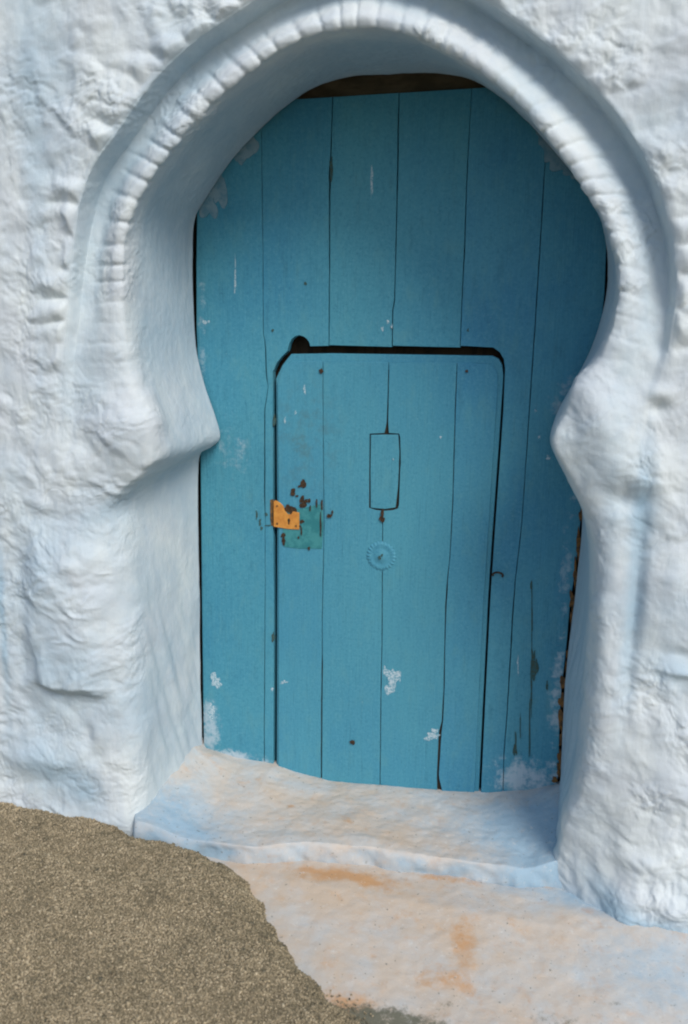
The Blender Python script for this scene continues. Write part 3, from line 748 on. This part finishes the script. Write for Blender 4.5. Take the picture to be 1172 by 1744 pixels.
# wicket
YW = YP - 0.003
wk = prism('wicket_door', [(469,1420),(470,900),(468,645),(479,622),(494,603),(560,602),(700,604),(838,606),(849,611),(855,622),(857,640)]
           + [(853,700),(849,760),(839,900),(831,1020),(822,1200),(815,1350),(811,1420)], M_DOOR, door, YP + 0.004, th=0.02, bev=0.002)
tag(wk, 'small blue wicket door with a dark gap along its top')
c1 = [(549,600,1),(550,800,1.2),(551,900,1.6),(548,1050,1.6),(548,1120,2),(548,1130,3.4),(547,1200,4),(546,1420,3.6)]
c2a = [(662,600,2),(660,690,3.4),(659,720,5),(658,738,14)]
c2b = [(651,868,3),(651,900,1.8),(650,1100,2.2),(648,1200,2.2),(646,1420,2)]
c3 = [(779,600,1.5),(775,700,2),(771,850,2.2),(766,950,1.6),(762,985,2),(761,1005,4),(759,1030,3.6),(757,1100,2),(756,1170,3),(753,1230,3.4),(749,1250,8),(747,1290,7),(745,1325,5),(748,1345,14),(748,1420,14)]
topw = 616
wp = []
wp.append([(473, 1420)] + [(474, 900), (472, 650), (482, 627), (497, 615.5)] + side_pts(c1, -1, topw, YB))
wp.append(side_pts(c1, 1, topw, YB)[::-1] + side_pts(c2a, -1, topw + 1, 738) + [(629,739),(628,800),(627.5,866),(640,870)] + side_pts(c2b, -1, 871, YB))
wp.append(side_pts(c2a, 1, topw + 1, 738)[::-1] + side_pts(c3, -1, topw + 2, YB) + side_pts(c2b, 1, 871, YB)[::-1] + [(668,870),(677,867),(679,860),(681,800),(682,790),(681,745),(679,739)])
wp.append(side_pts(c3, 1, topw + 2, YB)[::-1] + [(828,619),(839,623),(846,632),(848,648),(845,700),(841,760),(832,900),(824,1020),(815,1200),(808,1350),(805,1420)])
for i, d_ in enumerate(wp):
    prism('plank', d_, M_DOOR, wk, YW + (0.0, 0.0008, 0.0, 0.001)[i], th=0.0065, bev=0.0011)
blk = prism('repair_block', dense([(631,741),(677.5,740.5),(679.5,770),(678.5,790),(678.5,800),(677,830),(673,865),(654,868),(630.5,865.5),(630,800),(631,741)], 10)[:-1], M_DOOR, wk, YW + 0.0016, th=0.0052, bev=0.0012)
tag(blk, 'narrow upright block let into the middle of the wicket, cracked all round')

link('dark_gap_sheet', box_mesh('dark_gap_sheet', xz(486, 900)[0], xz(800, 900)[0], YW + 0.0066, YW + 0.0069, 0.02, xz(600, 628)[1]), M_DARK, wk)  # added dark sheet, gives the cracks their shade by colour
def blobs(name, lst, mat, parent, y, th=0.0008, n=18, rough=0.35):
    V, F = [], []
    for q, (x, yy, rx, ry) in enumerate(lst):
        s = len(V); pr = []
        for i in range(n):
            a = 2 * math.pi * i / n
            w = 1 + rough * float(perlin(np.array([math.cos(a) * 1.3 + q * 3.7, math.sin(a) * 1.3, x * .013]))) * 2.0
            w = max(w, 0.35)
            pr.append(xz(x + rx * w * math.cos(a), yy + ry * w * math.sin(a)))
        V += [(p[0], y - th - 0.00006 * q, p[1]) for p in pr] + [(p[0], y + 0.0015, p[1]) for p in pr]
        F.append(tuple(range(s, s + n)))
        for i in range(n):
            j = (i + 1) % n; F.append((s + i, s + j, s + n + j, s + n + i))
    me = bpy.data.meshes.new(name); me.from_pydata(V, [], F); me.update()
    # make the lid face the viewer
    o_ = link(name, me, mat, parent); return o_
# lock, seen from its worn plates
tp = prism('lock_backplate', dense([(480,872),(492,862),(510,868),(530,862),(549,858),(550,900),(548,935),(510,935),(484,932),(481,900)], 5), M_TEAL, wk, YW - 0.0016, th=0.003, bev=0.0005)
tag(tp, 'faded teal plate behind the orange lock')
op = prism('lock_plate', [(466,853),(470,853),(477,857),(482,862),(485,870),(490,876),(496,876),(499,871),(504,872),(509.5,873.5),(509.5,902),(490,901),(478,899),(466,897)], M_ORANGE, wk, YW - 0.0045, th=0.005, bev=0.0006)
tag(op, 'bright orange chipped metal lock plate')
prism('lock_strike', [(459,852),(464.5,851),(464.5,897),(461,896),(459,885)], M_RUST, door, YP - 0.0012, th=0.003, bev=0.0005)
ch = blobs('chips_and_dark_gaps', [(516,825,4.5,6.5),(509,829,2,2),(499,839,4,7),(505,845,2,2),(514,852,4,6),(520,854,4,4),(516,860,5.5,5),(526,853,3,3),(513.5,889,4.5,3.5),  # worn chips, plus holes whose dark depth is only flat colour
      (490,866,6,5),(496,869,7,6),(560,879,4.5,3.5),(566,873,1.5,2.5),(482,912,4,4),(483,922,3.5,6),(508,916,1.6,2),(526,934,2,3),(547,632,3.6,4),(600.5,1265,4,3.5),
      (795,632,2.5,2),(509,897,3.5,2),(546,895,1.2,20),(548,860,1.5,10),(539,857,1.3,7),(528,866,1.1,5),(650.5,884,4.5,5.5),(651,874,2,8),(513,905,1,7),(474,866,2,6)],
      M_CHIP, wk, YW - 0.0022, th=0.0006)
ch['kind'] = 'stuff'
dchips = blobs('chips_and_dark_gaps', [(519,483,2.2,2.5),(463,563,2.2,2.5),(797,562,1.6,3),(452,877,2.5,3),(444,900,2.5,3.5),(436,878,1.5,7),(441,890,2,6),(455,896,5,1.2),(464,1088,3.2,8),(466,716,2.5,9),  # worn chips, plus cracks drawn as flat dark slivers
      (905,1000,1.6,10),(906,1055,1.0,40),(908,1130,4,28),(911,1140,5,16),(905,1180,1.5,40),(902,1250,1.0,45),(878,1278,3,10),(878,1262,1.2,14),(932,1170,1.8,7),(886,1238,1.0,20),(563,286,2.6,16)],
      M_OLIVE, door, YP - 0.0002, th=0.0006, rough=0.5)
dchips['kind'] = 'stuff'
rot = blobs('rotten_edge', [(991,880,4,12),(985,930,3.5,26),(980,980,4,22),(976,1022,6,14),(974,1060,3.5,22),(969,1113,5,8),(966,1140,3,14),(960,1163,6.5,9),(958,1197,5.5,13),(956,1230,4,18),(957,1262,5,12),(954,1290,5,18),(953,1318,6,14),(945,1330,5,5)],
      M_RUST, door, YP - 0.0004, th=0.002, rough=0.5)
rot['kind'] = 'stuff'; rot['label'] = 'brown rotten edge of the door along its right jamb'
kh = blobs('keyhole', [(492, 886, 2.2, 3), (492, 890, 1.3, 4)], M_DARK, wk, YW - 0.0046, th=0.0003, rough=0.1)  # flat blob, the shade inside the hole is its dark colour
for sx_, sy_ in ((472, 892), (504, 896), (472, 862)):
    blobs('screw', [(sx_, sy_, 1.9, 1.9)], M_RUST, wk, YW - 0.0047, th=0.0006, n=12, rough=0.15)
lm = blobs('limewash_splash', [(667,1152,8,12),(672,1160,9,10),(664,1172,6,11),(655,1145,3,6),(680,1154,3,7),(735,1253,9,4),(741,1248,7,4),(731,1260,6,3),(482,1163,6,2.5),(518,665,1.6,6),(502,702,1.5,2.5),(485,717,1.5,5),(669,782,1.5,1.5),(750,745,1.6,1.6),(667,556,1.5,4)],
      M_LIME, wk, YW - 0.0004, th=0.0003, rough=0.75)
lm['kind'] = 'stuff'
lm2 = blobs('limewash_splash', [(632,312,1.6,22),(634,300,1,10),(399,470,1.1,26),(350,548,4,5),(363,1160,8,9),(368,1165,6,7),(360,1215,5,14),(462,1176,2,3),(651,560,2,4),(660,548,1.5,3),(882,1132,1.5,12),(912,700,2,2),(957,700,2.5,4),(934,780,3,4),(918,745,2,2)],
      M_LIME, door, YP - 0.0002, th=0.0003, rough=0.7)
lm2['kind'] = 'stuff'
sm = blobs('plaster_smear', [(372,322,15,32),(356,352,14,22),(424,246,12,17),(408,262,9,14),(940,250,20,24),(955,268,22,20),(975,290,14,16),(925,225,12,18)], M_SMEAR, door, YP - 0.0008, th=0.0012, rough=0.35, n=30)
sm['kind'] = 'stuff'
# shift: smears sit on the upper corners of the door
# scalloped knocker rosette
def rosette():
    c = xz(649, 948); nr, na = 9, 144; V, F = [], []
    Rr = 0.046
    for i in range(nr + 1):
        q = i / nr
        for j in range(na):
            a = 2 * math.pi * j / na
            sc = abs(math.cos(a * 12))
            r = Rr * q * (1 - 0.10 * (1 - sc) * q)
            hgt = 0.0035 * (1 - q ** 6) + 0.0020 * math.exp(-((q - 0.82) / .12) ** 2) * sc * (0.6 + 0.5 * math.sin(a * 2.3 + 1)) - 0.0022 * math.exp(-((q - .55) / .12) ** 2) + 0.004 * math.exp(-(q / .18) ** 2)
            V.append((c[0] + r * math.cos(a), YW - hgt + (0.001 if i == nr else 0), c[1] + r * math.sin(a)))
    for i in range(nr):
        for j in range(na):
            k2 = (j + 1) % na
            F.append((i * na + j, i * na + k2, (i + 1) * na + k2, (i + 1) * na + j))
    me = np_mesh('rosette', V, np.array(F)[:, ::-1]); o_ = link('rosette', me, M_DOOR, wk); return o_
ro = rosette(); tag(ro, 'round scalloped knocker rosette painted over in blue')
kn = blobs('knocker_stub', [(647,950,2.2,3.4),(651,946,2,2.2)], M_OLIVE, wk, YW - 0.006, th=0.002)
def tube(name, pts, r, mat, parent, m_=10):
    V, F = [], []; pts = np.array(pts, float)
    for i, p in enumerate(pts):
        t = pts[min(i + 1, len(pts) - 1)] - pts[max(i - 1, 0)]; t /= np.linalg.norm(t)
        a = np.cross(t, (0, 1, 0.01)); a /= np.linalg.norm(a); b3_ = np.cross(t, a)
        for j in range(m_):
            q = 2 * math.pi * j / m_; V.append(p + r * (math.cos(q) * a + math.sin(q) * b3_))
    for i in range(len(pts) - 1):
        for j in range(m_):
            k2 = (j + 1) % m_; F.append((i * m_ + j, i * m_ + k2, (i + 1) * m_ + k2, (i + 1) * m_ + j))
    return link(name, np_mesh(name, V, F), mat, parent)
c_ = xz(848, 980)
tube('staple', [(c_[0] + 0.014 * math.cos(a), YP - 0.006 - 0.006 * math.sin(a), c_[1] + 0.010 * math.sin(a)) for a in np.linspace(-0.4, math.pi + .3, 14)], 0.0028, M_CHIP, door)
print('tris', sum(len(o.data.polygons) * 2 for o in scene.objects if o.type == 'MESH'))
